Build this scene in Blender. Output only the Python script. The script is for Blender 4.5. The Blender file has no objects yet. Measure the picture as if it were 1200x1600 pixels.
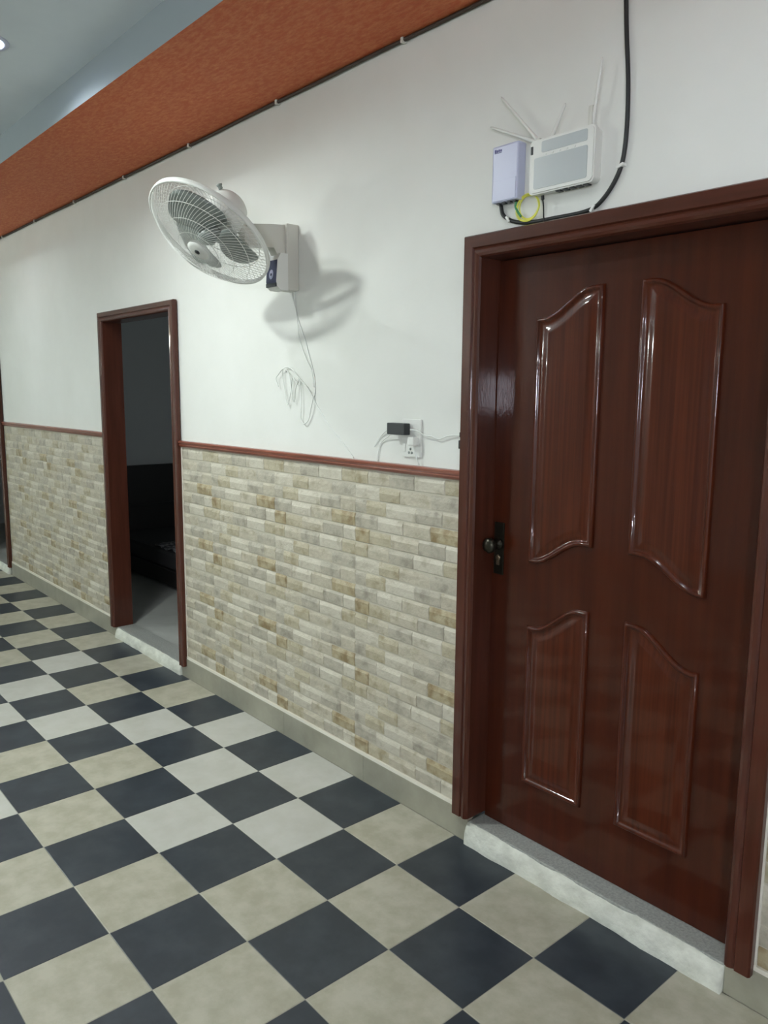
import bpy, bmesh, math, random
from mathutils import Vector, Matrix

scene = bpy.context.scene
C = scene.collection
random.seed(7)

# ------------------------------------------------------------------ camera
F_PX, YAW, PITCH, ROLL = 1229.26222, 0.85589, 0.14903, 0.00810
CAM = Vector((0.0, -1.99139, 1.62395))
fw = Vector((-math.sin(YAW) * math.cos(PITCH), math.cos(YAW) * math.cos(PITCH), -math.sin(PITCH)))
r0 = Vector((math.cos(YAW), math.sin(YAW), 0))
u0 = r0.cross(fw)
rt = r0 * math.cos(ROLL) + u0 * math.sin(ROLL)
up = u0 * math.cos(ROLL) - r0 * math.sin(ROLL)
cd = bpy.data.cameras.new('camera')
cd.sensor_fit = 'HORIZONTAL'
cd.sensor_width = 36.0
cd.lens = F_PX / 1200 * 36.0
cd.clip_start = 0.05
cam = bpy.data.objects.new('camera', cd)
M4 = Matrix((rt, up, -fw)).transposed().to_4x4()
M4.translation = CAM
cam.matrix_world = M4
C.objects.link(cam)
scene.camera = cam

# ------------------------------------------------------------------ world, lights, exposure
w = bpy.data.worlds.new('world')
scene.world = w
w.use_nodes = True
w.node_tree.nodes['Background'].inputs[0].default_value = (0.7, 0.8, 0.9, 1)
w.node_tree.nodes['Background'].inputs[1].default_value = 0.02
scene.view_settings.view_transform = 'Standard'
scene.view_settings.look = 'None'
scene.view_settings.gamma = 1.0
scene.view_settings.use_curve_mapping = False
scene.view_settings.exposure = 0.46
SPOT_W = 8.0
LAMP_W = 33.0          # watts of the ceiling lamp
FILL_TUBE_STRENGTH = 110.0
LAMP_COL = (0.93, 1.0, 0.97)
FILL_PANE_STRENGTH = 170.0

# ------------------------------------------------------------------ materials
def lin(c):
    c = c / 255.0
    return c / 12.92 if c <= 0.04045 else ((c + 0.055) / 1.055) ** 2.4

def rgb(r, g, b):
    return (lin(r), lin(g), lin(b), 1)

def mat(name, col, rough=0.5, metal=0.0, coat=0.0, var=None, scale=(8, 8, 8), detail=4, bump=0.0, bscale=60, spec=0.5,
        trans=0.0, lo=0.35, hi=0.65, bumpstretch=None):
    m = bpy.data.materials.new(name)
    m.use_nodes = True
    nt = m.node_tree
    b = nt.nodes['Principled BSDF']
    b.inputs['Base Color'].default_value = col
    b.inputs['Roughness'].default_value = rough
    b.inputs['Metallic'].default_value = metal
    b.inputs['Coat Weight'].default_value = coat
    b.inputs['Coat Roughness'].default_value = 0.06
    b.inputs['Specular IOR Level'].default_value = spec
    b.inputs['Transmission Weight'].default_value = trans
    geo = nt.nodes.new('ShaderNodeNewGeometry')
    if var is not None:
        mp = nt.nodes.new('ShaderNodeMapping')
        mp.inputs['Scale'].default_value = scale
        nz = nt.nodes.new('ShaderNodeTexNoise')
        nz.inputs['Scale'].default_value = 1.0
        nz.inputs['Detail'].default_value = detail
        nz.inputs['Roughness'].default_value = 0.6
        rp = nt.nodes.new('ShaderNodeValToRGB')
        rp.color_ramp.elements[0].position = lo
        rp.color_ramp.elements[1].position = hi
        rp.color_ramp.elements[0].color = col
        rp.color_ramp.elements[1].color = var
        nt.links.new(geo.outputs['Position'], mp.inputs['Vector'])
        nt.links.new(mp.outputs['Vector'], nz.inputs['Vector'])
        nt.links.new(nz.outputs['Fac'], rp.inputs['Fac'])
        nt.links.new(rp.outputs['Color'], b.inputs['Base Color'])
    if bump > 0:
        n2 = nt.nodes.new('ShaderNodeTexNoise')
        n2.inputs['Scale'].default_value = bscale
        n2.inputs['Detail'].default_value = 3
        bp = nt.nodes.new('ShaderNodeBump')
        bp.inputs['Strength'].default_value = bump
        bp.inputs['Distance'].default_value = 0.01
        if bumpstretch:
            mp2 = nt.nodes.new('ShaderNodeMapping')
            mp2.inputs['Scale'].default_value = bumpstretch
            nt.links.new(geo.outputs['Position'], mp2.inputs['Vector'])
            nt.links.new(mp2.outputs['Vector'], n2.inputs['Vector'])
        else:
            nt.links.new(geo.outputs['Position'], n2.inputs['Vector'])
        nt.links.new(n2.outputs['Fac'], bp.inputs['Height'])
        nt.links.new(bp.outputs['Normal'], b.inputs['Normal'])
        if coat > 0:
            nt.links.new(bp.outputs['Normal'], b.inputs['Coat Normal'])
    return m

def emit(name, col, s):
    m = bpy.data.materials.new(name)
    m.use_nodes = True
    b = m.node_tree.nodes['Principled BSDF']
    b.inputs['Base Color'].default_value = col
    b.inputs['Emission Color'].default_value = col
    b.inputs['Emission Strength'].default_value = s
    return m

M = {}
M['paint'] = mat('wall_paint', rgb(226, 228, 222), 0.75, var=rgb(219, 221, 214), scale=(1.2, 1.2, 1.2), bump=0.06, bscale=40)
M['ceil'] = mat('ceiling_paint', rgb(220, 229, 235), 0.8, var=rgb(212, 222, 229), scale=(2, 2, 2))
M['fascia'] = mat('fascia_shade_grey', rgb(158, 168, 172), 0.8)  # darker than the ceiling paint: the fascia's shade is put into this colour
M['room_paint'] = mat('room_paint', rgb(214, 216, 216), 0.8)
M['orange'] = mat('orange_soffit', rgb(186, 88, 46), 0.7, var=rgb(204, 124, 76), scale=(28, 75, 40), detail=5, bump=0.25, bscale=1.0,
                  bumpstretch=(60, 150, 60), lo=0.4, hi=0.72)
M['grout'] = mat('floor_grout', rgb(150, 148, 136), 0.8)
M['tile_dark'] = mat('dark_floor_tile', rgb(43, 50, 57), 0.36, var=rgb(60, 67, 73), scale=(9, 9, 9), detail=6, lo=0.42, hi=0.75)
M['tile_beige'] = mat('beige_floor_tile', rgb(160, 157, 138), 0.36, var=rgb(178, 175, 158), scale=(11, 11, 11), detail=7, lo=0.38, hi=0.62)
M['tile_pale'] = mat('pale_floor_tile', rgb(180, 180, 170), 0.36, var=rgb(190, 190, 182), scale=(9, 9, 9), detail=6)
def brick_mat(name, base, dark, patch, amount):
    m = mat(name, rgb(*base), 0.42, var=rgb(*dark), scale=(16, 16, 34), detail=7, lo=0.36, hi=0.70, bump=0.3, bscale=70)
    nt = m.node_tree
    b = nt.nodes['Principled BSDF']
    src = b.inputs['Base Color'].links[0].from_socket
    geo = nt.nodes.new('ShaderNodeNewGeometry')
    nz = nt.nodes.new('ShaderNodeTexNoise')
    nz.inputs['Scale'].default_value = 21.0
    nz.inputs['Detail'].default_value = 5
    nt.links.new(geo.outputs['Position'], nz.inputs['Vector'])
    mr = nt.nodes.new('ShaderNodeMapRange')
    mr.inputs['From Min'].default_value = 0.62 - amount * 0.35
    mr.inputs['From Max'].default_value = 0.80 - amount * 0.28
    nt.links.new(nz.outputs['Fac'], mr.inputs['Value'])
    mx = nt.nodes.new('ShaderNodeMix')
    mx.data_type = 'RGBA'
    mx.inputs[7].default_value = rgb(*patch)
    nt.links.new(mr.outputs['Result'], mx.inputs[0])
    nt.links.new(src, mx.inputs[6])
    nt.links.new(mx.outputs[2], b.inputs['Base Color'])
    return m
BRICKS = [brick_mat('brick_cream', (193, 186, 167), (174, 168, 149), (161, 152, 129), 0.3),
          brick_mat('brick_grey', (184, 178, 161), (168, 163, 147), (150, 144, 129), 0.38),
          brick_mat('brick_tan', (185, 177, 153), (168, 160, 136), (153, 142, 113), 0.35),
          brick_mat('brick_ochre', (178, 168, 140), (164, 150, 116), (136, 118, 84), 0.5),
          brick_mat('brick_pale', (200, 195, 178), (189, 183, 166), (166, 159, 138), 0.2)]
M['tile_bed'] = mat('wall_tile_bed', rgb(186, 181, 164), 0.6)
M['white_grout'] = mat('white_grout', rgb(222, 218, 204), 0.8)
M['skirt'] = mat('skirting_tile', rgb(142, 140, 124), 0.35, var=rgb(156, 154, 138), scale=(7, 7, 7), detail=6)
M['wood'] = mat('varnished_mahogany', rgb(68, 28, 14), 0.30, coat=0.55, spec=0.12, var=rgb(54, 21, 10), scale=(34, 34, 1.6), detail=6, lo=0.35, hi=0.7,
                bump=0.02, bscale=1.0, bumpstretch=(160, 160, 40))
M['wood_panel'] = mat('grained_mahogany', rgb(78, 33, 16), 0.30, coat=0.55, spec=0.12, var=rgb(60, 24, 11), scale=(75, 75, 1.3), detail=6, lo=0.38, hi=0.64,
                      bump=0.02, bscale=1.0, bumpstretch=(160, 160, 40))
M['frame_wood'] = mat('frame_mahogany', rgb(80, 42, 30), 0.32, coat=0.55, spec=0.12, var=rgb(66, 33, 22), scale=(30, 30, 2.2), detail=6,
                      bump=0.02, bscale=1.0, bumpstretch=(160, 160, 40))
M['rail'] = mat('dado_rail_wood', rgb(140, 80, 62), 0.3, coat=0.6, var=rgb(120, 66, 50), scale=(3, 30, 30), detail=5)
M['marble'] = mat('grey_marble_sill', rgb(168, 170, 164), 0.3, var=rgb(140, 143, 138), scale=(120, 120, 120), detail=5)
M['plaster'] = mat('white_plaster_skim', rgb(214, 216, 204), 0.85, var=rgb(190, 192, 180), scale=(14, 14, 22), detail=6, bump=0.5, bscale=45)
M['plastic'] = mat('white_plastic', rgb(222, 224, 218), 0.38)
M['plastic2'] = mat('ivory_plastic', rgb(206, 206, 196), 0.42)
M['blade'] = mat('grey_fan_blade', rgb(132, 140, 135), 0.35)
M['dark'] = mat('dark_plastic', rgb(34, 38, 40), 0.45)
M['sticker'] = mat('navy_sticker', rgb(52, 56, 86), 0.35)
M['sticker_dark'] = mat('black_sticker_band', rgb(34, 38, 44), 0.4)
M['sticker_logo'] = mat('sticker_logo', rgb(190, 196, 220), 0.4)
M['lilac'] = mat('lilac_white_plastic', rgb(190, 195, 218), 0.35)
M['logo'] = mat('purple_print', rgb(70, 66, 120), 0.5)
M['grey_panel'] = mat('router_grey_panel', rgb(182, 189, 189), 0.25)
M['black_cable'] = mat('black_cable_rubber', rgb(30, 33, 33), 0.5)
M['brown_cable'] = mat('dark_brown_cable', rgb(58, 46, 36), 0.6)
M['white_cable'] = mat('white_cable_pvc', rgb(224, 228, 222), 0.5)
M['yellow'] = mat('yellow_fibre', rgb(226, 226, 96), 0.5)
M['green'] = mat('green_connector', rgb(64, 140, 90), 0.5)
M['bronze'] = mat('antique_bronze', rgb(52, 50, 42), 0.3, metal=0.8)
M['bronze_light'] = mat('worn_brass', rgb(120, 104, 86), 0.35, metal=0.7)
M['bed_wood'] = mat('dark_bed_wood', rgb(30, 26, 24), 0.5)
M['bed_cloth'] = mat('dark_bedspread', rgb(52, 52, 52), 0.9)
M['sheet'] = mat('patterned_sheet', rgb(128, 128, 128), 0.9, var=rgb(50, 50, 54), scale=(26, 26, 26), detail=2, lo=0.48, hi=0.54)
M['room_floor'] = mat('room_floor_tile', rgb(176, 178, 172), 0.4, var=rgb(164, 166, 160), scale=(5, 5, 5))
M['lens'] = emit('led_lens', (0.70, 0.80, 1.0, 1), 0.35)
M['tube'] = emit('fill_tube_glass', (0.93, 1.0, 0.97, 1), FILL_TUBE_STRENGTH)  # glow of the added fill tubes
M['tube_bright'] = emit('bright_fill_tube_glass', (0.93, 1.0, 0.97, 1), FILL_TUBE_STRENGTH * 3.6)
M['fill_glow'] = emit('fill_pane_glow', (0.88, 0.88, 1.0, 1), FILL_PANE_STRENGTH)  # added glow behind the viewer, for fill and the jamb reflection
M['room_fill_pane'] = emit('room_fill_glow', (0.85, 0.95, 1.0, 1), 0.9)  # added glow that brightens the room's far wall
M['alu'] = mat('window_frame_paint', rgb(210, 210, 208), 0.5)

# ------------------------------------------------------------------ mesh helpers
class MB:
    def __init__(s):
        s.v, s.f, s.sm, s.mi = [], [], [], []

    def add(s, vs, fs, smooth=False, mi=0, mtx=None):
        o = len(s.v)
        for p in vs:
            p = Vector(p)
            s.v.append(tuple(mtx @ p) if mtx else tuple(p))
        for f in fs:
            s.f.append(tuple(i + o for i in f))
            s.sm.append(smooth)
            s.mi.append(mi)
        return s

    def box(s, x0, x1, y0, y1, z0, z1, c=0.0, mi=0, mtx=None):
        if c <= 0:
            vs = [(x, y, z) for x in (x0, x1) for y in (y0, y1) for z in (z0, z1)]
            fs = [(0, 1, 3, 2), (4, 6, 7, 5), (0, 4, 5, 1), (2, 3, 7, 6), (0, 2, 6, 4), (1, 5, 7, 3)]
            return s.add(vs, fs, mi=mi, mtx=mtx)
        bm = bmesh.new()
        bmesh.ops.create_cube(bm, size=1.0)
        for vv in bm.verts:
            vv.co = Vector(((x0 + x1) / 2 + vv.co.x * (x1 - x0), (y0 + y1) / 2 + vv.co.y * (y1 - y0), (z0 + z1) / 2 + vv.co.z * (z1 - z0)))
        bmesh.ops.bevel(bm, geom=bm.edges[:], offset=c, segments=2, profile=0.6, affect='EDGES')
        bm.verts.index_update()
        s.add([vv.co.copy() for vv in bm.verts], [tuple(vv.index for vv in f.verts) for f in bm.faces], mi=mi, mtx=mtx)
        bm.free()
        return s

    def prism(s, poly, a, b, axis, mi=0, smooth=False):
        """poly: list of 2D points in the two axes other than `axis`, extruded from a to b"""
        n = len(poly)
        def pt(q, t):
            return {'x': (t, q[0], q[1]), 'y': (q[0], t, q[1]), 'z': (q[0], q[1], t)}[axis]
        vs = [pt(q, a) for q in poly] + [pt(q, b) for q in poly]
        fs = [(i, (i + 1) % n, n + (i + 1) % n, n + i) for i in range(n)]
        fs += [tuple(range(n - 1, -1, -1)), tuple(range(n, 2 * n))]
        return s.add(vs, fs, smooth=smooth, mi=mi)

    def lathe(s, prof, mtx, seg=40, smooth=True, mi=0, cap0=True, cap1=True):
        """prof: (radius, height) along local +z"""
        vs, fs = [], []
        for r, h in prof:
            for k in range(seg):
                a = 2 * math.pi * k / seg
                vs.append((r * math.cos(a), r * math.sin(a), h))
        m = len(prof)
        for i in range(m - 1):
            for k in range(seg):
                k2 = (k + 1) % seg
                fs.append((i * seg + k, i * seg + k2, (i + 1) * seg + k2, (i + 1) * seg + k))
        if cap0 and prof[0][0] > 1e-5:
            fs.append(tuple(range(seg - 1, -1, -1)))
        if cap1 and prof[-1][0] > 1e-5:
            fs.append(tuple((m - 1) * seg + k for k in range(seg)))
        return s.add(vs, fs, smooth=smooth, mi=mi, mtx=mtx)

    def tube(s, pts, r, seg=8, closed=False, mi=0, mtx=None):
        pts = [Vector(p) for p in pts]
        n = len(pts)
        vs, fs = [], []
        nrm = None
        for i, p in enumerate(pts):
            if closed:
                t = pts[(i + 1) % n] - pts[(i - 1) % n]
            else:
                t = pts[min(i + 1, n - 1)] - pts[max(i - 1, 0)]
            if t.length < 1e-9:
                t = Vector((0, 0, 1))
            t.normalize()
            if nrm is None:
                nrm = t.orthogonal().normalized()
            else:
                nrm = nrm - t * nrm.dot(t)
                if nrm.length < 1e-6:
                    nrm = t.orthogonal()
                nrm.normalize()
            bn = t.cross(nrm)
            rr = r[i] if isinstance(r, (list, tuple)) else r
            for k in range(seg):
                a = 2 * math.pi * k / seg
                vs.append(p + (nrm * math.cos(a) + bn * math.sin(a)) * rr)
        for i in range(n if closed else n - 1):
            j = (i + 1) % n
            for k in range(seg):
                k2 = (k + 1) % seg
                fs.append((i * seg + k, i * seg + k2, j * seg + k2, j * seg + k))
        if not closed:
            fs.append(tuple(range(seg - 1, -1, -1)))
            fs.append(tuple((n - 1) * seg + k for k in range(seg)))
        return s.add(vs, fs, smooth=True, mi=mi, mtx=mtx)

    def mesh(s, name, mats):
        me = bpy.data.meshes.new(name)
        me.from_pydata(s.v, [], s.f)
        me.polygons.foreach_set('use_smooth', s.sm)
        for m in (mats if isinstance(mats, list) else [mats]):
            me.materials.append(m)
        me.polygons.foreach_set('material_index', s.mi)
        bm = bmesh.new()
        bm.from_mesh(me)
        bmesh.ops.recalc_face_normals(bm, faces=bm.faces[:])
        bm.to_mesh(me)
        bm.free()
        return me

    def build(s, name, mats, parent=None):
        return obj(name, s.mesh(name, mats), parent)


def obj(name, me, parent=None):
    o = bpy.data.objects.new(name, me)
    C.objects.link(o)
    if parent:
        o.parent = parent
        o.matrix_parent_inverse = Matrix.Translation(-world_loc(parent))
    return o

LOC = {}
def world_loc(o):
    return LOC.get(o.name, Vector((0, 0, 0)))

def empty(name, loc, parent=None):
    o = bpy.data.objects.new(name, None)
    C.objects.link(o)
    o.empty_display_size = 0.1
    o.location = loc
    LOC[o.name] = Vector(loc)
    return o

def tag(o, label=None, cat=None, group=None, kind=None):
    if label:
        o['label'] = label
    if cat:
        o['category'] = cat
    if group:
        o['group'] = group
    if kind:
        o['kind'] = kind
    return o

def struct(o, label=None):
    return tag(o, label=label, kind='structure')

def spline(pts, n=8, closed=False):
    P = [Vector(p) for p in pts]
    m = len(P)
    out = []
    rng = range(m if closed else m - 1)
    for i in rng:
        if closed:
            p0, p1, p2, p3 = P[(i - 1) % m], P[i], P[(i + 1) % m], P[(i + 2) % m]
        else:
            p0, p1, p2, p3 = P[max(i - 1, 0)], P[i], P[i + 1], P[min(i + 2, m - 1)]
        for k in range(n):
            t = k / n
            out.append(0.5 * ((2 * p1) + (p2 - p0) * t + (2 * p0 - 5 * p1 + 4 * p2 - p3) * t * t + (3 * p1 - p0 - 3 * p2 + p3) * t ** 3))
    if not closed:
        out.append(P[-1])
    return out

def axis_mtx(origin, zdir, xhint=Vector((1, 0, 0))):
    z = Vector(zdir).normalized()
    x = (xhint - z * xhint.dot(z)).normalized()
    y = z.cross(x)
    m = Matrix((x, y, z)).transposed().to_4x4()
    m.translation = Vector(origin)
    return m

# ------------------------------------------------------------------ dimensions (metres; wall skirting face is y = 0)
XL, XR, YF = -10.0, 4.2, -5.0           # hall: left end, right end, opposite wall
ZS, ZC = 2.86, 3.00                     # soffit underside, ceiling
WY = 0.012                              # painted wall face
WT = 0.115                              # back face of the wall
D1 = (-1.878, -0.779, 2.14)             # panelled door: frame outer left, right, top
D2 = (-5.065, -4.010, 2.116)            # open doorway
D3 = (-8.40, -7.34, 2.116)              # far doorway at the frame's edge
FWID = 0.073                            # frame face width
BASE = 0.112                            # skirting height
RAIL0, RAIL1 = 1.326, 1.362

# ------------------------------------------------------------------ hall shell
b = MB()
xs = [XL] + [D3[0] + .03, D3[1] - .03, D2[0] + .03, D2[1] - .03, D1[0] + .03, D1[1] - .03] + [XR]
for a, c in ((0, 1), (2, 3), (4, 5), (6, 7)):
    b.box(xs[a], xs[c], WY, WT, -0.05, 2.09)
b.box(XL, XR, WY, WT, 2.09, ZC + 0.1)
wall_back = struct(b.build('wall_back', M['paint']), 'white painted hall wall with brick-patterned tile dado')

WX0, WX1, WZ0, WZ1 = 2.36, 2.88, 1.40, 1.88     # added lit opening opposite, out of view
b = MB().box(XL, XR, YF - .15, YF, -0.05, WZ0).box(XL, WX0, YF - .15, YF, WZ0, WZ1).box(WX1, XR, YF - .15, YF, WZ0, WZ1).box(XL, XR, YF - .15, YF, WZ1, ZC + .1)
struct(b.build('wall_front', M['paint']), 'white painted wall opposite the doors')
struct(MB().box(XL - .15, XL, YF - .15, WT, -0.05, ZC + .1).build('wall_left', M['paint']), 'white end wall of the hall')
struct(MB().box(XR, XR + .15, YF - .15, WT, -0.05, ZC + .1).build('wall_right', M['paint']), 'white end wall behind the viewer')

# ceiling with round holes for the recessed downlights: strips around square cut-outs
DLX, DLY = -3.600, -1.000       # recessed spot seen at the picture's edge
LR = 0.078
HS = 0.11
b = MB()
DLX2, DLX3 = -0.85, -6.32  # two added spots, out of view, to brighten door and far wall
bands = [(DLY, [DLX3, DLX, DLX2])]
yprev = YF
for yl, xs_ in bands:
    b.box(XL, XR, yprev, yl - HS, ZC, ZC + .1)
    yprev = yl + HS
    prev = XL
    for x in xs_:
        b.box(prev, x - HS, yl - HS, yl + HS, ZC, ZC + .1)
        prev = x + HS
        n = 32                                  # plate with a round hole
        vs, fs = [], []
        for k in range(n):
            a = 2 * math.pi * k / n
            ca, sa = math.cos(a), math.sin(a)
            q = HS / max(abs(ca), abs(sa))
            vs += [(x + LR * ca, yl + LR * sa, ZC), (x + q * ca, yl + q * sa, ZC)]
        for k in range(n):
            j = (k + 1) % n
            fs.append((2 * k, 2 * k + 1, 2 * j + 1, 2 * j))
        b.add(vs, fs)
        b.box(x - HS, x + HS, yl - HS, yl + HS, ZC + .09, ZC + .1)
    b.box(prev, XR, yl - HS, yl + HS, ZC, ZC + .1)
b.box(XL, XR, yprev, WY, ZC, ZC + .1)
ceiling = struct(b.build('ceiling', M['ceil']), 'pale grey ceiling with recessed downlight')
b = MB().box(XL, XR, -0.605, WY, ZS, ZC, mi=0)
soffit = b.build('ceiling_soffit', [M['orange'], M['fascia']])
for pl in soffit.data.polygons:                    # papered underside, fascia with shade in its colour
    pl.material_index = 0 if pl.normal.z < -0.5 else 1
struct(soffit, 'dropped ceiling border covered in orange textured paper')

# added window behind the viewer, unseen source of fill light
win = struct(empty('fill_window_1', ((WX0 + WX1) / 2, YF - .05, WZ0)), 'added lit pane in the opposite wall for fill light and reflections')
b = MB().box(WX0, WX1, YF - .08, YF - .02, WZ0, WZ0 + .04).box(WX0, WX1, YF - .08, YF - .02, WZ1 - .04, WZ1)
b.box(WX0, WX0 + .04, YF - .08, YF - .02, WZ0 + .04, WZ1 - .04).box(WX1 - .04, WX1, YF - .08, YF - .02, WZ0 + .04, WZ1 - .04)
b.build('window_frame', M['alu'], win)
MB().box(WX0 + .04, WX1 - .04, YF - .06, YF - .05, WZ0 + .04, WZ1 - .04).build('pane', M['fill_glow'], win)

# ------------------------------------------------------------------ floor tiles
floor = struct(MB().box(XL, XR, YF, WT, -0.06, -0.0012).build('floor', M['grout']), 'checkerboard floor of dark and beige tiles')
T, X0, Y1 = 0.30, -1.57660, 0.29102
def tile_box(x0, x1, y0, y1):
    g, c, zt, zb = 0.0011, 0.0012, 0.0, -0.004
    vs = []
    for (ix, z) in ((g, zb), (g, zt - c), (g + c, zt)):
        vs += [(x0 + ix, y0 + ix, z), (x1 - ix, y0 + ix, z), (x1 - ix, y1 - ix, z), (x0 + ix, y1 - ix, z)]
    fs = [(8, 9, 10, 11)]
    for L in (0, 4):
        for k in range(4):
            j = (k + 1) % 4
            fs.append((L + k, L + j, L + 4 + j, L + 4 + k))
    return vs, fs
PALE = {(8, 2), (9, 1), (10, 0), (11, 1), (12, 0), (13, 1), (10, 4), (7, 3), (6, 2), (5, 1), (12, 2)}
tmesh = {}
for key in ('dark', 'beige', 'pale'):
    for row0 in (0, 1):
        vs, fs = tile_box(0, T, 0, Y1 if row0 == 0 else T)
        tmesh[key, row0] = MB().add(vs, fs).mesh('floor_tile', M['tile_' + key])
rest = MB()
for row in range(0, 17):
    yb = -Y1 - row * T                     # far-from-wall edge of this row
    for i in range(-13, 37):
        x = X0 + (i - 16) * T
        if x + T < XL or x > XR:
            continue
        dark = (i + row) % 2 == 1
        near = -8.3 < x < 0.35 and row < 9
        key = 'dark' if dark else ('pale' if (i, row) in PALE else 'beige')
        if near:
            o = obj('floor_tile', tmesh[key, min(row, 1)], floor)
            o.location = (x, yb, 0.0)
            o.matrix_parent_inverse = Matrix.Identity(4)
        else:
            y1 = 0 if row == 0 else yb + T
            vs, fs = tile_box(max(x, XL), min(x + T, XR), max(yb, YF), y1)
            rest.add(vs, fs, mi=0 if dark else 1)
o = rest.build('floor_tile_field', [M['tile_dark'], M['tile_beige']], floor)
tag(o, kind='stuff')

# ------------------------------------------------------------------ wall tiles with brick relief
COURSE = 0.06
PATTERN = [  # five courses from the top of a tile: brick ends (from the right edge) and colour
    [(0.09, 2), (0.25, 4), (0.39, 1), (0.52, 0), (0.60, 2)],
    [(0.16, 1), (0.33, 0), (0.45, 2), (0.60, 4)],
    [(0.10, 0), (0.24, 1), (0.41, 4), (0.53, 2), (0.60, 1)],
    [(0.16, 3), (0.31, 0), (0.46, 4), (0.60, 1)],
    [(0.08, 4), (0.22, 1), (0.38, 0), (0.51, 2), (0.60, 3)],
]
rb = random.Random(3)
PROUD = [[rb.uniform(0.0028, 0.0066) for _ in c] for c in PATTERN]
TILT = [[rb.uniform(-0.0015, 0.003) for _ in c] for c in PATTERN]
CHAM = [[rb.uniform(0.010, 0.027) for _ in c] for c in PATTERN]
TY = 0.0105                                # face of the tile body
def brick(x0, x1, z0, z1, pr, tl, ch):
    """one brick face: chamfered ends, sloping upper edge, leaning lower face"""
    g = 0.0
    x0 += g; x1 -= g; z0 += g; z1 -= g
    ex = min(0.003, (x1 - x0) * 0.2)
    zt = z1 - ch
    vs = [(x0, TY + .001, z0), (x1, TY + .001, z0), (x1, TY + .001, z1), (x0, TY + .001, z1),
          (x0 + ex, TY - pr * 0.5, z0 + .003), (x1 - ex, TY - pr * 0.5 + tl * .5, z0 + .003),
          (x1 - ex, TY - pr + tl, zt), (x0 + ex, TY - pr, zt)]
    fs = [(4, 5, 6, 7), (0, 1, 5, 4), (1, 2, 6, 5), (2, 3, 7, 6), (3, 0, 4, 7)]
    return vs, fs
def wall_tile(xr, wid, ztop, single, cut_left=0.0):
    """tile whose right edge is at xr, optionally showing only the piece cut_left..wid of the pattern"""
    zb = ztop - 0.30
    t = MB().box(xr - wid + .0006, xr - .0006, TY, WY + .002, zb + .0006, ztop - .0006).build('wall_tile', M['tile_bed'], wall_back)
    LOC[t.name] = Vector((0, 0, 0))
    stuff = MB()
    for ci, course in enumerate(PATTERN):
        z1 = ztop - ci * COURSE
        z0 = z1 - COURSE
        a = 0.0
        for bi, (e, col) in enumerate(course):
            lo, hi = max(a, cut_left), min(e, cut_left + wid)
            a = e
            if hi - lo < 0.012:
                continue
            vs, fs = brick(xr - (hi - cut_left), xr - (lo - cut_left), z0, z1, PROUD[ci][bi], TILT[ci][bi], CHAM[ci][bi])
            if single:
                obj('brick', MB().add(vs, fs).mesh('brick', BRICKS[col]), t)
            else:
                stuff.add(vs, fs, mi=col)
    if not single:
        tag(stuff.build('brick_field', BRICKS, t), kind='stuff')
    return t
TOPS = (1.325, 1.025, 0.725, 0.425)
xr = D1[0] - 0.004
k = 0
while xr > D2[1] + 0.02:
    wid = min(0.60, xr - (D2[1] + 0.004))
    for zt in TOPS:
        wall_tile(xr, wid, zt, k < 2 or (k == 2 and zt > 1.0))
    xr -= 0.60
    k += 1
xr = D2[0] - 0.004
while xr > D3[1] + 0.02:
    wid = min(0.60, xr - (D3[1] + 0.004))
    for zt in TOPS:
        wall_tile(xr, wid, zt, False)
    xr -= 0.60
x = D1[1] + 0.004
k = 0
while x < XR - 0.01:
    wid = min(0.60, XR - x)
    for zt in TOPS:
        wall_tile(x + wid, wid, zt, k == 0)
    x += 0.60
    k += 1

# grout line, skirting and dado rails
segs = [(D3[1] + .0, D2[0] + .055), (D2[1] - .059, D1[0] + .062), (D1[1] - .075, XR)]
gsegs = [(D3[1], D2[0]), (D2[1], D1[0]), (D1[1], XR)]
bb = struct(empty('baseboard_back', (0, 0, 0)), 'beige tile skirting along the hall wall')
for a, c in segs:
    x = c
    while x > a + 0.02:
        x2 = max(a, x - 0.60)
        MB().box(x2 + .0006, x - .0006, 0.0, WY + .02, 0.0, BASE, c=0.0015).build('skirting_tile', M['skirt'], bb)
        x = x2
for a, c in gsegs:
    MB().box(a, c, 0.002, WY + .01, BASE, 0.1255).build('grout_line', M['white_grout'], bb)
    for e in ((a, 1), (c, -1)):       # light grout against the frames
        if e[0] in (D1[0], D1[1], D2[0], D2[1]):
            MB().box(min(e[0], e[0] + e[1] * .006), max(e[0], e[0] + e[1] * .006), 0.004, WY + .01, 0.1256, RAIL0 - .001).build('grout_line', M['white_grout'], bb)
railprof = [(WY + .002, RAIL0), (0.004, RAIL0), (-0.004, RAIL0 + .004), (-0.009, RAIL0 + .012), (-0.005, RAIL0 + .016), (-0.011, RAIL0 + .022),
            (-0.013, RAIL0 + .029), (-0.008, RAIL1 - .002), (0.0, RAIL1), (WY + .002, RAIL1)]
for n, (a, c) in enumerate(gsegs):
    lab = ['reddish wooden dado rail left of the open doorway', 'reddish wooden dado rail between the open doorway and the panelled door', 'reddish wooden dado rail right of the panelled door'][n]
    struct(MB().prism(railprof, a + .002, c - .002, 'x').build('trim_%d' % (n + 1), M['rail']), lab)

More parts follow.
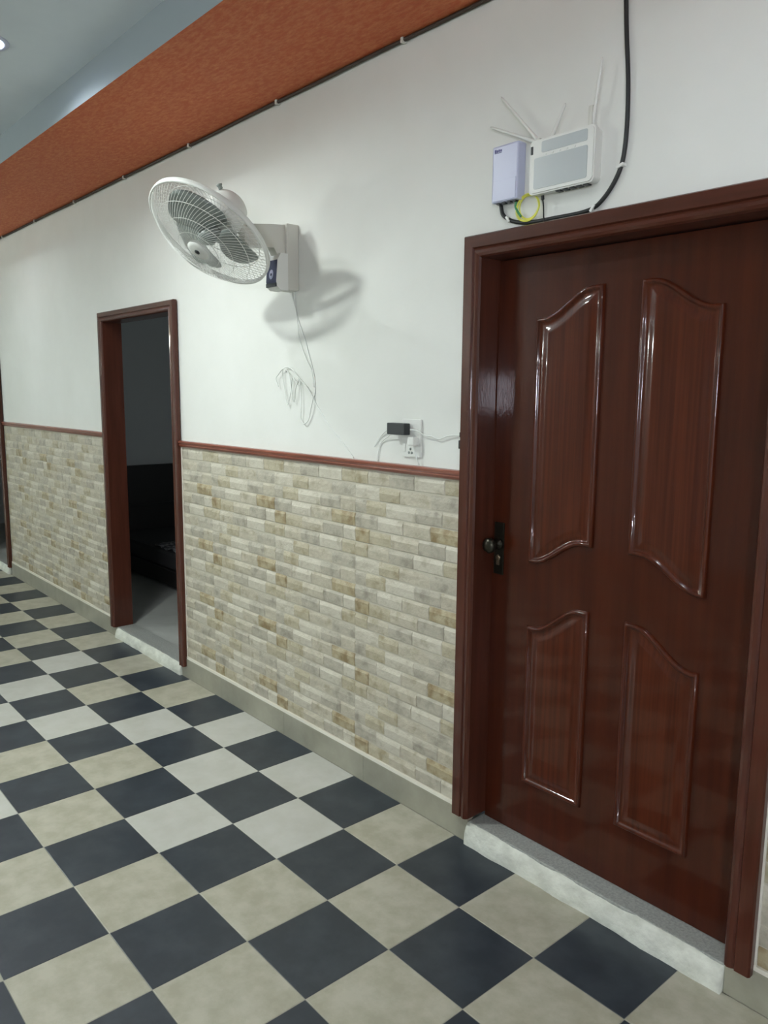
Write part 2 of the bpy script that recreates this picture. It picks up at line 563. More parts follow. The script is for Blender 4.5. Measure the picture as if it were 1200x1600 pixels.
# ------------------------------------------------------------------ door frames
def frame(door, d, ybk, z0, mt, FWID=FWID):
    xl, xr, zt = d
    yf = -0.022
    # profile across the face: u = 0 outer edge, u = FWID inner edge ; value = y
    prof = [(0, 0.004), (0, yf + .006), (.004, yf), (FWID - .033, yf), (FWID - .029, yf + .006), (FWID - .023, yf + .002), (FWID - .013, yf - .001), (FWID - .005, yf + .003), (FWID, yf + .010), (FWID, ybk), (.02, ybk), (.02, 0.004)]
    zi = zt - FWID
    def jamb(x_out, s):
        m = MB()
        n = len(prof)
        # bottom ring at z0, top ring follows a mitre
        vs = [(x_out + s * q[0], q[1], z0 if q[0] < .03 and q[1] < .02 else z0 - .0) for q in prof] + [(x_out + s * q[0], q[1], zt - q[0]) for q in prof]
        fs = [(i, (i + 1) % n, n + (i + 1) % n, n + i) for i in range(n)] + [tuple(range(n)), tuple(range(n, 2 * n))]
        m.add(vs, fs)
        return m.build('frame_jamb', mt, door)
    jamb(xl, 1)
    jamb(xr, -1)
    n = len(prof)
    vs = [(xl + q[0], q[1], zt - q[0]) for q in prof] + [(xr - q[0], q[1], zt - q[0]) for q in prof]
    fs = [(i, (i + 1) % n, n + (i + 1) % n, n + i) for i in range(n)] + [tuple(range(n)), tuple(range(n, 2 * n))]
    MB().add(vs, fs).build('frame_head', M['frame_head'], door)

M['frame_head'] = mat('frame_head_mahogany', rgb(80, 42, 30), 0.32, coat=0.55, spec=0.12, var=rgb(66, 33, 22), scale=(2.2, 30, 30), detail=6)

def sill(door, x0, x1, ztop, yback, amp, seed):
    """marble sill with a rough plastered riser"""
    MB().box(x0, x1, 0.004, yback, ztop - .02, ztop, c=0.003).build('sill_slab', M['marble'], door)
    rr = random.Random(seed)
    nx, nz = 60, 6
    vs, fs = [], []
    ph = [rr.uniform(0, 6.28) for _ in range(6)]
    for i in range(nx + 1):
        t = i / nx
        x = x0 + (x1 - x0) * t
        wob = amp * (math.sin(7 * t + ph[0]) + .6 * math.sin(17 * t + ph[1]) + .5 * math.sin(41 * t + ph[2]))
        for k in range(nz + 1):
            s_ = k / nz
            z = ztop * s_ * 0.985
            y = -0.016 - wob + 0.022 * s_ ** 2.2 + amp * .5 * math.sin(23 * t + 5 * s_ + ph[3]) + rr.uniform(-1, 1) * .0008
            vs.append((x, y, z))
    for i in range(nx):
        for k in range(nz):
            a = i * (nz + 1) + k
            fs.append((a, a + nz + 1, a + nz + 2, a + 1))
    n0 = len(vs)
    for i in range(nx + 1):        # closing back
        x = x0 + (x1 - x0) * i / nx
        vs += [(x, 0.03, 0), (x, 0.03, ztop * .985 - .018)]
    for i in range(nx):
        a = n0 + 2 * i
        fs.append((a, a + 1, a + 3, a + 2))
        top = i * (nz + 1) + nz
        fs.append((top, top + nz + 1, a + 3, a + 1))
    for i in (0, nx):
        a = n0 + 2 * i
        fs.append(tuple(i * (nz + 1) + k for k in range(nz + 1)) + (a + 1, a))
    MB().add(vs, fs, smooth=True).build('plaster_riser', M['plaster'], door)

# ---- panelled door
door1 = struct(empty('door_1', (-1.328, 0.0, 0.0)), 'closed glossy mahogany door with four arched raised panels')
frame(door1, D1, 0.118, 0.098, M['frame_wood'])
sill(door1, D1[0] + .063, D1[1] - .076, 0.082, 0.14, .0022, 4)
LY = 0.08
lx0, lx1, lz0, lz1 = D1[0] + FWID + .002, D1[1] - FWID - .002, 0.084, D1[2] - FWID - .003
leaf = MB().box(lx0, lx1, LY, LY + .04, lz0, lz1, c=0.002).build('door_leaf', M['wood'], door1)
LOC[leaf.name] = Vector((0, 0, 0))
leaf.matrix_parent_inverse = Matrix.Translation(-door1.location)
MID = (lx0 + lx1) / 2
def scurve(t):
    t = min(1, max(0, (t - .10) / .75))
    return t * t * (3 - 2 * t)
def outline(xo, xi, zb_o, zb_i, zt_o, zt_i, d, n=26):
    """closed loop set in by d: outer side xo, inner side xi; top and bottom edges sweep up from outer to inner"""
    sg = 1 if xi > xo else -1
    def edge(x, zo, zi, s_):
        t = (x - xo) / (xi - xo)
        e = 1e-3
        slope = (scurve(t + e) - scurve(t - e)) / (2 * e) * (zi - zo) / abs(xi - xo)
        return zo + (zi - zo) * scurve(t) + s_ * d * math.sqrt(1 + slope * slope)
    xa, xb = xo + sg * d, xi - sg * d
    X = [xa + (xb - xa) * i / n for i in range(n + 1)]
    bot = [(x, edge(x, zb_o, zb_i, 1)) for x in X]
    top = [(x, edge(x, zt_o, zt_i, -1)) for x in X]
    pts = list(bot)
    for i in range(1, 6):
        pts.append((xb, bot[-1][1] + (top[-1][1] - bot[-1][1]) * i / 6))
    pts += top[::-1]
    for i in range(1, 6):
        pts.append((xa, top[0][1] + (bot[0][1] - top[0][1]) * i / 6))
    return [Vector(q) for q in pts]
RINGS = [(0.0, -.001), (0.001, .006), (0.004, .0105), (0.008, .012), (0.012, .0105), (0.015, .006), (0.018, .0035), (0.024, .003),
         (0.034, .0055), (0.044, .0085), (0.050, .0095), (0.052, .0095)]
def panel(*o):
    loops = [outline(*o, d) for d, h in RINGS]
    n = len(loops[0])
    vs, fs = [], []
    for L, (d, h) in zip(loops, RINGS):
        vs += [(q.x, LY - h, q.y) for q in L]
    for r in range(len(RINGS) - 1):
        for i in range(n):
            j = (i + 1) % n
            fs.append((r * n + i, r * n + j, (r + 1) * n + j, (r + 1) * n + i))
    m = MB().add(vs, fs, smooth=True)
    last = loops[-1]                     # flat field as strips between bottom and top edges
    nb = 27
    vv = [(q.x, LY - RINGS[-1][1], q.y) for q in last]
    top0 = nb + 5
    ff = [(i, i + 1, top0 + nb - 2 - i, top0 + nb - 1 - i) for i in range(nb - 1)]
    m.add(vv, ff)
    return m.build('panel', M['wood_panel'], leaf)
po, pi_ = 0.310, 0.062       # panel outer and inner offsets from the leaf's middle
for s in (-1, 1):
    panel(MID + s * po, MID + s * pi_, 1.068, 1.154, 1.868, 1.953)
    panel(MID + s * (po - .004), MID + s * (pi_ + .002), 0.287, 0.287, 0.850, 0.947)
# lock: back plate, knob, keyhole
px_, pz = -1.770, 1.095
b = MB().box(px_ - .022, px_ + .022, LY - .005, LY, pz - .092, pz + .092, c=.0024)
plate = b.build('lock_plate', M['bronze'], leaf)
b = MB().lathe([(.020, 0), (.020, .006), (.010, .010), (.009, .028), (.019, .034), (.026, .044), (.027, .052), (.022, .060), (.008, .064)], axis_mtx((px_, LY - .005, pz + .016), (0, -1, 0)), 28)
b.build('door_knob', M['bronze'], leaf)
MB().lathe([(.010, 0), (.010, .004), (.006, .005)], axis_mtx((px_, LY - .005, pz - .032), (0, -1, 0)), 20).box(px_ - .006, px_ + .006, LY - .009, LY - .005, pz - .058, pz - .034, c=.001).build('keyhole_cover', M['bronze_light'], leaf)

# ---- open doorway
door2 = struct(empty('door_2', (-4.54, 0, 0)), 'open doorway with dark brown wooden frame into an unlit room')
frame(door2, D2, WT - .004, 0.0675, M['frame_wood'], .060)
sill(door2, D2[0] + .056, D2[1] - .060, 0.068, WT + .01, .0012, 9)
# ---- far doorway
door3 = struct(empty('door_3', (-7.87, 0, 0)), 'dark doorway at the far left end of the hall wall')
frame(door3, D3, WT - .004, 0.0675, M['frame_wood'], .060)
sill(door3, D3[0] + .056, D3[1] - .060, 0.068, WT + .01, .0012, 11)

# ------------------------------------------------------------------ rooms behind the wall
RF = 0.06
struct(MB().box(-10, -2.2, WT, 3.6, 0.0, RF).box(-7.0 + .0, -4, 3.6, 3.62, 0, RF).build('floor_room', M['room_floor']), 'pale tiled floor of the unlit room')
struct(MB().box(-7.12, -7.0, WT, 3.6, RF, 2.8).build('wall_room_left', M['room_paint']), 'grey wall of the unlit room behind the bed')
struct(MB().box(-10, -2.2, 3.6, 3.7, RF, 2.8).build('wall_room_back', M['room_paint']), 'back wall of the unlit room')
struct(MB().box(-2.2, -2.1, WT, 3.7, RF, 2.8).build('wall_room_right', M['room_paint']), 'right wall of the unlit room')
struct(MB().box(-10.1, -10, WT, 3.7, RF, 2.8).build('wall_room_far', M['room_paint']), 'end wall of the far room')
struct(MB().box(-10.1, -2.1, WT, 3.7, 2.8, 2.9).build('ceiling_room', M['room_paint']), 'ceiling of the unlit rooms')

win2 = struct(empty('fill_window_2', (-2.2, 2.0, 1.1)), 'added dim pane, out of view, brightening the unlit room')
b = MB().box(-2.23, -2.2, 1.35, 2.65, 1.10, 1.15).box(-2.23, -2.2, 1.35, 2.65, 2.05, 2.10).box(-2.23, -2.2, 1.35, 1.40, 1.15, 2.05).box(-2.23, -2.2, 2.60, 2.65, 1.15, 2.05)
b.build('window_frame', M['alu'], win2)
MB().box(-2.222, -2.212, 1.40, 2.60, 1.15, 2.05).build('pane', M['room_fill_pane'], win2)

# bed seen through the open doorway
bed = tag(empty('bed', (-5.9, 1.2, RF)), 'dark wooden bed with patterned sheet in the room beyond the open doorway', 'bed')
MB().box(-6.995, -6.93, .70, 2.35, RF, .955, c=.012).build('headboard', M['bed_wood'], bed)
MB().box(-6.928, -6.905, .68, 2.37, .575, .600, c=.004).build('headboard_rail', M['bed_cloth'], bed)
MB().box(-6.925, -4.70, .74, 2.31, RF + .03, .22, c=.01).build('bed_frame', M['bed_wood'], bed)
for x, y in ((-6.85, .80), (-6.85, 2.25), (-4.78, .80), (-4.78, 2.25)):
    MB().box(x - .04, x + .04, y - .04, y + .04, RF, RF + .03).build('leg', M['bed_wood'], bed)
MB().box(-6.90, -4.72, .75, 2.30, .222, .365, c=.03).build('mattress', M['bed_cloth'], bed)
nx, ny = 16, 10
vs, fs = [], []
rr = random.Random(2)
for i in range(nx + 1):
    for j in range(ny + 1):
        x = -6.05 + .80 * i / nx
        y = .765 + .75 * j / ny
        vs.append((x, y, .378 + .012 * math.sin(i * 1.3 + j * .7) + rr.random() * .006))
for i in range(nx):
    for j in range(ny):
        a = i * (ny + 1) + j
        fs.append((a, a + ny + 1, a + ny + 2, a + 1))
sh = MB().add(vs, fs, smooth=True).build('sheet', M['sheet'], bed)
md = sh.modifiers.new('thick', 'SOLIDIFY'); md.thickness = .012; md.offset = -1

# ------------------------------------------------------------------ lamps
def spot(x, label, watts):
    t = tag(empty('ceiling_downlight', (x, DLY, ZC)), label, 'ceiling light', 'recessed spots along the hall ceiling')
    m = Matrix.Translation((x, DLY, ZC))
    MB().lathe([(LR - .004, .046), (LR - .004, .0), (LR - .003, -.003), (LR + .006, -.005), (LR + .018, -.004), (LR + .021, -.0005), (LR + .002, .0)], m, 40, cap0=False, cap1=False).build('trim_ring', M['lilac'], t)
    MB().lathe([(LR - .005, .044), (.03, .0425), (.0005, .042)], m, 32, cap0=False).build('diffuser', M['lens'], t)
    ld = bpy.data.lights.new('spot_led', 'AREA')
    ld.shape = 'DISK'
    ld.size = 2 * (LR - .008)
    ld.energy = watts
    ld.color = (0.92, 0.97, 1.0)
    lo = bpy.data.objects.new('spot_led', ld)
    C.objects.link(lo)
    lo.location = (0, 0, .031)
    lo.parent = t
spot(DLX, 'round recessed spot in the grey ceiling at the left', SPOT_W * 1.4)
spot(DLX2, 'added unseen ceiling spot lighting the panelled door and the wall beside it', SPOT_W * 0.6)
spot(DLX3, 'added unseen ceiling spot brightening the far left of the wall', SPOT_W)

def drum_light(x, y, label, watts):
    t = tag(empty('ceiling_lamp', (x, y, ZC)), label, 'ceiling light')
    m = Matrix.Translation((x, y, ZC))
    MB().lathe([(.100, 0), (.102, -.006), (.102, -.044), (.098, -.050), (.092, -.050), (.089, -.044), (.089, -.028), (.0005, -.028)], m, 48, cap0=True).build('drum_housing', M['plastic'], t)
    ld = bpy.data.lights.new('drum_led', 'AREA')
    ld.shape = 'DISK'
    ld.size = .165
    ld.energy = watts
    ld.color = LAMP_COL
    lo = bpy.data.objects.new('drum_led', ld)
    C.objects.link(lo)
    lo.location = (0, 0, -.031)
    lo.parent = t
drum_light(-3.25, -1.57, 'lit round drum lamp on the ceiling in front of the fan', LAMP_W)

def fill_tube_light(x0, x1, z, label, glass):  # made-up fill light for the hall wall, out of view
    t = tag(empty('fill_tube_light', ((x0 + x1) / 2, YF, z)), label, 'tube light', 'added fill tubes on the opposite wall')
    MB().box(x0 - .03, x1 + .03, YF, YF + .03, z - .025, z + .025, c=.004).build('batten', M['plastic'], t)
    for x in (x0, x1):
        MB().box(x - .012, x + .012, YF + .03, YF + .075, z - .02, z + .02, c=.003).build('lamp_holder', M['plastic'], t)
    MB().tube([(x0 + .012, YF + .058, z), (x1 - .012, YF + .058, z)], .014, 12).build('lamp_tube', glass, t)
fill_tube_light(-.1, 1.1, 2.05, 'added fill tube on the opposite wall facing the panelled door', M['tube'])
fill_tube_light(-8.2, -7.0, 2.25, 'added fill tube on the opposite wall facing the far doorway', M['tube_bright'])

# ------------------------------------------------------------------ bracket fan
FX = -2.912
fan = tag(empty('wall_fan', (FX, WY, 2.06)), 'white bracket fan tilted down, mounted high on the wall', 'fan')
FN = Vector((.073, -.618, -.783)).normalized()
FC = Vector((-2.920, -.386, 2.247))
FU = Vector((0, 0, 1)).cross(FN).normalized()
FV = FN.cross(FU)
FM = Matrix((FU, FV, FN)).transposed().to_4x4()
FM.translation = FC
GR = 0.26
# wall channel and tapering arm
MB().box(FX - .038, FX + .038, -.050, WY, 2.058, 2.330, c=.006).build('wall_bracket', M['plastic2'], fan)
MB().prism([(-.046, 2.325), (-.046, 2.12), (-.075, 2.175), (-.105, 2.225), (-.16, 2.222), (-.225, 2.218), (-.245, 2.235), (-.245, 2.285), (-.225, 2.305), (-.12, 2.318)], FX - .024, FX + .024, 'x').build('arm', M['plastic2'], fan)
# tilt neck
mpos = FC - FN * .125
b = MB().tube(spline([(FX, -.222, 2.262), (FX, -.245, 2.285), (FX - .004, -.265, 2.315), tuple(mpos + Vector((0, .01, -.035)))], 6), .024, 14)
b.lathe([(.026, -.030), (.030, -.026), (.030, .026), (.026, .030)], axis_mtx((FX, -.226, 2.262), (1, 0, 0)), 24)
nk = b.build('tilt_neck', M['plastic2'], fan)
MB().lathe([(.010, 0), (.010, .006), (.004, .008)], axis_mtx((FX + .030, -.226, 2.262), (1, 0, 0)), 16).build('pivot_screw', M['dark'], fan)
# motor housing
MB().lathe([(.0005, -.195), (.030, -.194), (.058, -.186), (.076, -.168), (.084, -.140), (.086, -.105), (.084, -.070), (.074, -.055), (.040, -.048), (.0005, -.046)], FM, 40).build('motor_housing', M['plastic'], fan)
kp = FM @ Vector((0.02, .075, -.165))
MB().lathe([(.009, 0), (.009, .010), (.012, .013), (.012, .019), (.004, .021)], axis_mtx(kp, FV - FN * .4), 16).build('oscillation_knob', M['blade'], fan)
# guards
def guard(front):
    g = MB()
    sgn = 1 if front else -1
    depth = .085 if front else .050
    def hgt(r):
        t = (r - .045) / (GR - .045)
        return sgn * (depth * (1 - max(0, t) ** 2.6) + .006)
    nw = 84 if front else 64
    for k in range(nw):
        a0 = 2 * math.pi * k / nw
        pts = []
        for i in range(11):
            r = .045 + (GR - .047) * i / 10
            a = a0 + (.75 * (1 - i / 10) if front else 0)
            pts.append((r * math.cos(a), r * math.sin(a), hgt(r)))
        g.tube(pts, .0008, 4, mtx=FM)
    for r in (.09, .15, .205):
        g.tube([(r * math.cos(2 * math.pi * k / 60), r * math.sin(2 * math.pi * k / 60), hgt(r) - sgn * .002) for k in range(60)], .0014, 5, closed=True, mtx=FM)
    return g.build('front_guard' if front else 'rear_guard', M['plastic'], fan)
guard(True)
guard(False)
b = MB()
for zz, rr_ in ((.007, .0048), (-.007, .0048)):
    b.tube([(GR * math.cos(2 * math.pi * k / 96), GR * math.sin(2 * math.pi * k / 96), zz) for k in range(96)], rr_, 8, closed=True, mtx=FM)
b.lathe([(GR - .003, -.010), (GR + .004, -.010), (GR + .004, .010), (GR - .003, .010), (GR - .003, -.010)], FM, 96, cap0=False, cap1=False)
b.build('guard_rim', M['plastic'], fan)
MB().lathe([(.0005, .098), (.030, .097), (.046, .092), (.050, .084), (.046, .080), (.0005, .080)], FM, 40).build('badge_cap', M['plastic'], fan)
MB().lathe([(.011, .0985), (.011, .1005), (.0005, .101)], FM, 20).build('badge_emblem', M['dark'], fan)
MB().lathe([(.0005, .038), (.026, .036), (.036, .026), (.038, -.020), (.034, -.030), (.0005, -.030)], FM, 32).build('hub', M['blade'], fan)
# three broad blades
for kblade in range(3):
    a0 = math.radians(67 - 120 * kblade)
    vs, fs = [], []
    nr, na = 12, 10
    for i in range(nr + 1):
        t = i / nr
        r = .030 + .190 * t
        wa = (.34 + .72 * math.sin(math.pi * min(1, t * .80 + .12))) * (1 - max(0, t - .80) * 2.6)
        sk = .45 * t
        for j in range(na + 1):
            s_ = -1 + 2 * j / na
            a = a0 + s_ * wa + sk - .2
            rr_ = r - .022 * t * t * s_ * s_
            z = .004 + s_ * .026 * (1 - .35 * t) + .005 * (1 - s_ * s_)
            vs.append((rr_ * math.cos(a), rr_ * math.sin(a), z))
    for i in range(nr):
        for j in range(na):
            q = i * (na + 1) + j
            fs.append((q, q + na + 1, q + na + 2, q + 1))
    bl = MB().add(vs, fs, smooth=True, mtx=FM).build('blade', M['blade'], fan)
    md = bl.modifiers.new('thick', 'SOLIDIFY'); md.thickness = .0025; md.offset = 0
# speed regulator with sticker
reg = MB().prism([(-.049, 2.205), (-.049, 2.055), (-.088, 2.055), (-.104, 2.068), (-.108, 2.09), (-.100, 2.178), (-.085, 2.205)], FX - .036, FX + .044, 'x').build('speed_regulator', M['plastic'], fan)
LOC[reg.name] = Vector((0, 0, 0))
reg.matrix_parent_inverse = Matrix.Translation(-fan.location)
def onreg(z):      # front face of the regulator
    if z >= 2.09:
        return -.108 + (z - 2.09) / .088 * .008
    return -.104 - (z - 2.068) / .022 * .004
b = MB()
zz = [2.070, 2.09, 2.12, 2.15, 2.176]
vs = [(x, onreg(z) - d, z) for z in zz for x in (FX - .033, FX + .041) for d in (.0004, .0022)]
fs = []
for i in range(len(zz) - 1):
    a = 4 * i
    fs += [(a + 1, a + 3, a + 7, a + 5), (a, a + 2, a + 6, a + 4), (a, a + 1, a + 5, a + 4), (a + 2, a + 3, a + 7, a + 6)]
fs += [(0, 1, 3, 2), (16, 17, 19, 18)]
b.add(vs, fs)
st = b.build('sticker', M['sticker'], reg)
MB().box(FX - .0335, FX + .0415, -.1108, -.1050, 2.066, 2.082, c=.0008).build('sticker_band', M['sticker_dark'], reg)
MB().lathe([(.015, 0), (.015, .0012), (.0005, .0014)], Matrix.Translation((FX + .004, onreg(2.118) - .0018, 2.118)) @ axis_mtx((0, 0, 0), (0, -1, .09)) @ Matrix.Diagonal((1, 1.35, 1, 1)), 28).build('sticker_emblem', M['sticker_logo'], reg)
MB().lathe([(.006, 0), (.006, .0007), (.0005, .0008)], Matrix.Translation((FX + .004, onreg(2.118) - .0033, 2.118)) @ axis_mtx((0, 0, 0), (0, -1, .09)), 20).build('sticker_emblem_ring', M['sticker'], reg)
# mains cord hanging in loops down the wall
YC = WY - .003
def wallpath(pts, y=YC, wav=0.0):
    return [(x, y - (wav * (i % 2)), z) for i, (x, z) in enumerate(pts)]
b = MB()
b.tube(spline(wallpath([(-2.902, 2.056), (-2.902, 2.005), (-2.879, 1.936), (-2.832, 1.853), (-2.796, 1.771), (-2.768, 1.703), (-2.760, 1.636), (-2.765, 1.596), (-2.728, 1.556), (-2.661, 1.491), (-2.573, 1.428), (-2.497, 1.366)]), 8), .0027, 6)
b.tube(spline(wallpath([(-2.921, 2.056), (-2.888, 1.963), (-2.866, 1.854), (-2.819, 1.772), (-2.778, 1.717), (-2.762, 1.65)], YC - .004), 8), .0022, 6)
b.tube(spline(wallpath([(-2.765, 1.604), (-2.806, 1.650), (-2.864, 1.685), (-2.917, 1.727), (-2.967, 1.737), (-2.992, 1.720), (-2.984, 1.650), (-2.955, 1.574), (-2.933, 1.630), (-2.912, 1.691), (-2.883, 1.663), (-2.864, 1.680), (-2.855, 1.636), (-2.851, 1.553), (-2.856, 1.512), (-2.827, 1.493), (-2.799, 1.513), (-2.774, 1.568), (-2.765, 1.604)], YC - .006, .004), 8), .0024, 6)
b.tube(spline(wallpath([(-2.868, 1.685), (-2.889, 1.636), (-2.904, 1.586), (-2.918, 1.636), (-2.937, 1.705), (-2.977, 1.731), (-3.024, 1.707), (-3.040, 1.687), (-3.025, 1.653)], YC - .010, .003), 8), .0024, 6)
b.build('mains_cord', M['white_cable'], fan)

# ------------------------------------------------------------------ network boxes above the door
ont = tag(empty('fibre_box', (-1.71, WY, 2.22)), 'small upright lilac white network box on the wall above the door corner', 'network box')
MB().box(-1.757, -1.652, -.026, WY, 2.222, 2.392, c=.006).build('case', M['lilac'], ont)
MB().box(-1.750, -1.659, -.0275, -.0255, 2.226, 2.288, c=.0008).build('lower_cover', M['lilac'], ont)
b = MB()
for i, (x0, x1, z0, z1) in enumerate([(-1.747, -1.741, 2.372, 2.381), (-1.739, -1.734, 2.372, 2.379), (-1.732, -1.727, 2.373, 2.380), (-1.725, -1.719, 2.373, 2.379), (-1.747, -1.719, 2.3695, 2.3712)]):
    b.box(x0, x1, -.0268, -.0258, z0, z1)
b.build('printed_mark', M['logo'], ont)
b = MB()
for i in range(4):
    b.box(-1.742 + i * .022, -1.730 + i * .022, -.018, -.004, 2.218, 2.2222)
b.build('port', M['dark'], ont)

router = tag(empty('wifi_router', (-1.49, WY, 2.22)), 'white wifi router with grey face and thin antennas above the door frame', 'router')
def rrect(x0, x1, z0, z1, r, n=6):
    pts = []
    for cx_, cz, a0 in ((x1 - r, z1 - r, 0), (x0 + r, z1 - r, 90), (x0 + r, z0 + r, 180), (x1 - r, z0 + r, 270)):
        for k in range(n + 1):
            a = math.radians(a0 + 90 * k / n)
            pts.append((cx_ + r * math.cos(a), cz + r * math.sin(a)))
    return pts
b = MB()
for (y0, y1, ins) in ((-.010, WY, .004), (-.026, -.010, 0.0), (-.030, -.026, .004)):
    b.prism(rrect(-1.607 + ins, -1.376 - ins, 2.220 + ins, 2.375 - ins, .014), y0, y1, 'y')
b.build('case', M['plastic'], router)
MB().prism(rrect(-1.586, -1.398, 2.234, 2.322, .006), -.0315, -.0295, 'y').build('face_panel', M['grey_panel'], router)
MB().prism(rrect(-1.560, -1.400, 2.334, 2.366, .005), -.0312, -.0296, 'y').build('top_band', M['grey_panel'], router)
for i in range(5):
    MB().box(-1.548 + i * .026, -1.542 + i * .026, -.0325, -.031, 2.325, 2.329).build('indicator_light', M['plastic'], router)
MB().box(-1.600, -1.592, -.0318, -.029, 2.335, 2.358, c=.001).build('side_slot', M['dark'], router)
b = MB()
for i in range(5):
    b.box(-1.51 + i * .024, -1.494 + i * .024, -.022, -.004, 2.2165, 2.2205)
b.build('port', M['dark'], router)
def antenna(a, c, r=.0055):
    y = -.008
    A, B_ = Vector((a[0], y, a[1])), Vector((c[0], y - .012, c[1]))
    pts = [A + (B_ - A) * t for t in (0, .12, .18, .3, .6, .95, 1)]
    return MB().tube(pts, [r * 1.1, r * 1.1, r, r * .9, r * .8, r * .65, r * .3], 10).build('antenna', M['plastic'], router)
antenna((-1.588, 2.372), (-1.774, 2.458))
antenna((-1.585, 2.372), (-1.733, 2.536))
antenna((-1.545, 2.372), (-1.488, 2.456))
antenna((-1.402, 2.366), (-1.370, 2.545))
MB().box(-1.409, -1.396, -.018, -.002, 2.370, 2.430, c=.003).build('antenna_hinge', M['plastic2'], router)
MB().box(-1.594, -1.580, -.018, -.002, 2.366, 2.384, c=.003).build('antenna_hinge', M['plastic2'], router)

# black fibre cable from above, along the frame top to the box
cable = tag(empty('black_cable', (-1.31, WY, 2.15)), 'thick black cable dropping down the wall and curving along the door frame top', 'cable')
path = [(-1.329, 2.842), (-1.324, 2.78), (-1.319, 2.679), (-1.311, 2.58), (-1.301, 2.48), (-1.297, 2.381), (-1.300, 2.300), (-1.311, 2.248), (-1.335, 2.205), (-1.365, 2.173), (-1.393, 2.156), (-1.439, 2.149), (-1.518, 2.149), (-1.615, 2.150), (-1.660, 2.156), (-1.699, 2.168), (-1.732, 2.190), (-1.742, 2.219)]
MB().tube(spline([(x, .004, z) for x, z in path], 8), .0062, 10).build('cable_run', M['black_cable'], cable)
for x, z, a in ((-1.308, 2.253, 20), (-1.393, 2.154, 55), (-1.707, 2.172, 125)):
    m = Matrix.Translation((x, .003, z)) @ Matrix.Rotation(math.radians(-a), 4, 'Y')
    MB().box(-.011, .011, -.009, .009, -.004, .004, c=.0015, mtx=m).build('cable_clip', M['plastic'], cable)

coil = tag(empty('fibre_coil', (-1.63, WY, 2.16)), 'yellow coil of thin fibre cord hanging below the router', 'cable coil')
for i in range(4):
    R_ = .034 + .0022 * i
    cxc, czc = -1.628 + .002 * math.sin(i * 2), 2.197 - .001 * i
    pts = [(cxc + R_ * 1.08 * math.cos(2 * math.pi * k / 48), .004 - .003 * i + .002 * math.sin(4 * math.pi * k / 48 + i), czc + R_ * math.sin(2 * math.pi * k / 48)) for k in range(48)]
    MB().tube(pts, .0018, 6, closed=True).build('coil_turn', M['yellow'], coil)
MB().tube(spline([(-1.672, -.006, 2.219), (-1.675, -.005, 2.205), (-1.668, -.003, 2.190), (-1.655, 0, 2.172)], 6), .0035, 8).build('green_lead', M['green'], coil)

MB_ = MB().tube(spline([(-1.563, -.014, 2.216), (-1.562, -.014, 2.205), (-1.560, -.012, 2.185), (-1.559, -.010, 2.142)], 6), [.005] * 7 + [.0022] * 12, 8)
tag(MB_.build('power_lead', M['black_cable']), 'thin black lead dropping from the router to the door frame', 'cable')

# dark cable in the angle between wall and soffit
sc_ = tag(empty('soffit_cable', (-3.5, WY, ZS)), 'dark brown cable clipped along the joint of wall and orange soffit', 'cable')
pts = []
rr = random.Random(5)
x = XL + .05
while x < XR - .05:
    pts.append((x, .001 + rr.uniform(-.0015, .0015), ZS - .0085 + rr.uniform(-.0015, .0006)))
    x += .22
MB().tube(spline(pts, 3), .0072, 8).build('cable_run', M['brown_cable'], sc_)
for i in range(14):
    x = -8.9 + i * .80 + .29
    MB().box(x - .006, x + .006, -.010, WY, ZS - .019, ZS - .001, c=.001).build('cable_clip', M['plastic2'], sc_)

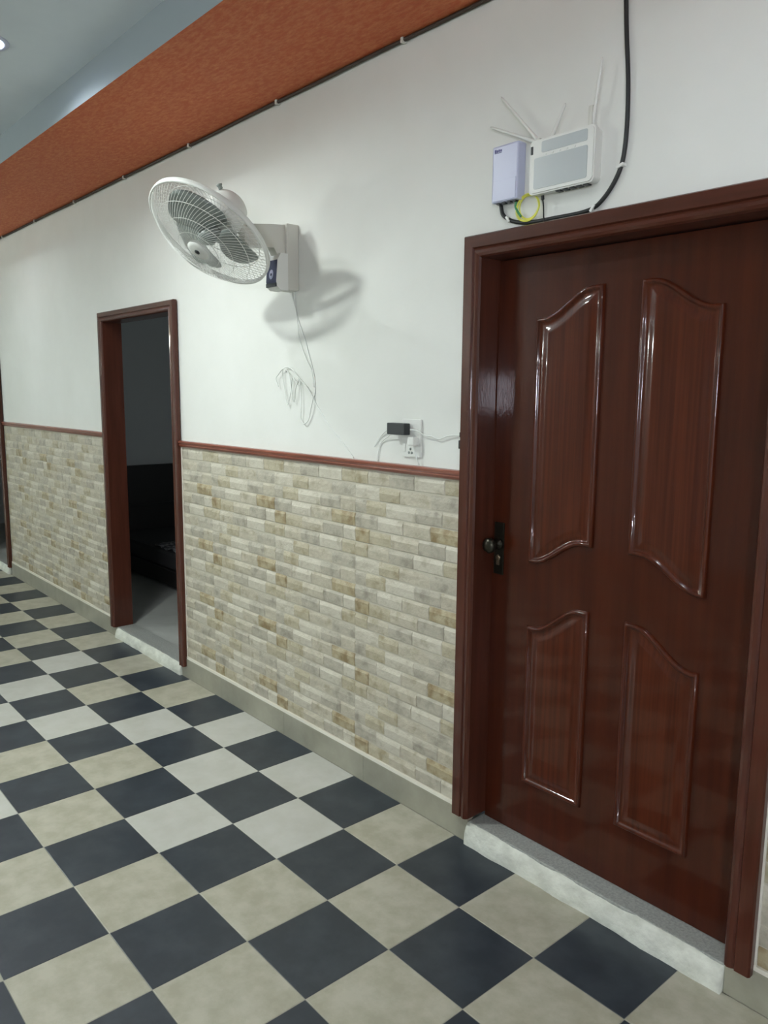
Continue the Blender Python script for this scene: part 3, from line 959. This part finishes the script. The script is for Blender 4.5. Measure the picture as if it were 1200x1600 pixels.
# ------------------------------------------------------------------ socket, adapter and leads beside the door
sock = tag(empty('wall_socket', (-2.14, WY, 1.39)), 'white socket plate on the wall behind the black adapter', 'socket')
MB().box(-2.196, -2.096, .003, WY, 1.392, 1.532, c=.003).build('plate', M['plastic'], sock)
b = MB()
for x, z in ((-2.158, 1.408), (-2.142, 1.408), (-2.150, 1.422)):
    b.lathe([(.005, 0), (.005, .0012), (.0005, .0012)], axis_mtx((x, .0031, z), (0, -1, 0)), 14)
b.build('socket_hole', M['blade'], sock)
MB().box(-2.190, -2.176, -.001, .003, 1.410, 1.440, c=.0015).build('switch', M['plastic'], sock)
plug = tag(empty('white_plug', (-2.13, 0, 1.44)), 'white plug in the socket just under the black adapter', 'plug')
MB().box(-2.140, -2.106, -.024, .003, 1.436, 1.468, c=.005).build('plug_body', M['plastic'], plug)
MB().tube(spline([(-2.118, -.012, 1.437), (-2.114, -.012, 1.42), (-2.106, -.006, 1.39), (-2.100, .0, 1.366)], 6), .003, 8).build('plug_lead', M['white_cable'], plug)

ad = tag(empty('power_adapter', (-2.19, WY, 1.47)), 'black rectangular power adapter plugged in beside the door frame', 'adapter')
MB().box(-2.243, -2.146, -.034, -.004, 1.474, 1.517, c=.003).build('adapter_body', M['dark'], ad)
MB().box(-2.190, -2.160, -.004, .003, 1.480, 1.510, c=.001).build('pin_block', M['dark'], ad)
MB().lathe([(.006, 0), (.006, .010), (.004, .018)], axis_mtx((-2.146, -.018, 1.494), (1, 0, 0)), 14).build('strain_relief', M['dark'], ad)
MB().tube(spline([(-2.130, -.018, 1.494), (-2.100, -.014, 1.492), (-2.065, -.004, 1.476), (-2.033, -.002, 1.474), (-2.000, .000, 1.466), (-1.959, .002, 1.478), (-1.928, .004, 1.482), (-1.893, .002, 1.484)], 8), .0026, 7).build('output_lead', M['white_cable'], ad)
MB().box(-1.890, -1.8785, -.010, .008, 1.478, 1.495, c=.002).build('lead_clip', M['dark'], ad)
MB().box(-1.892, -1.8785, -.012, .008, 1.438, 1.468, c=.003).build('lead_clip', M['dark'], ad)
b = MB()
b.tube(spline([(-2.243, -.016, 1.496), (-2.275, -.004, 1.487), (-2.311, .006, 1.471), (-2.341, .008, 1.445), (-2.364, .008, 1.419)], 8), .0022, 6)
b.tube(spline([(-2.240, -.014, 1.477), (-2.270, -.002, 1.462), (-2.307, .006, 1.447), (-2.333, .008, 1.420), (-2.344, .008, 1.364)], 8), .0022, 6)
b.build('white_leads', M['white_cable'], ad)
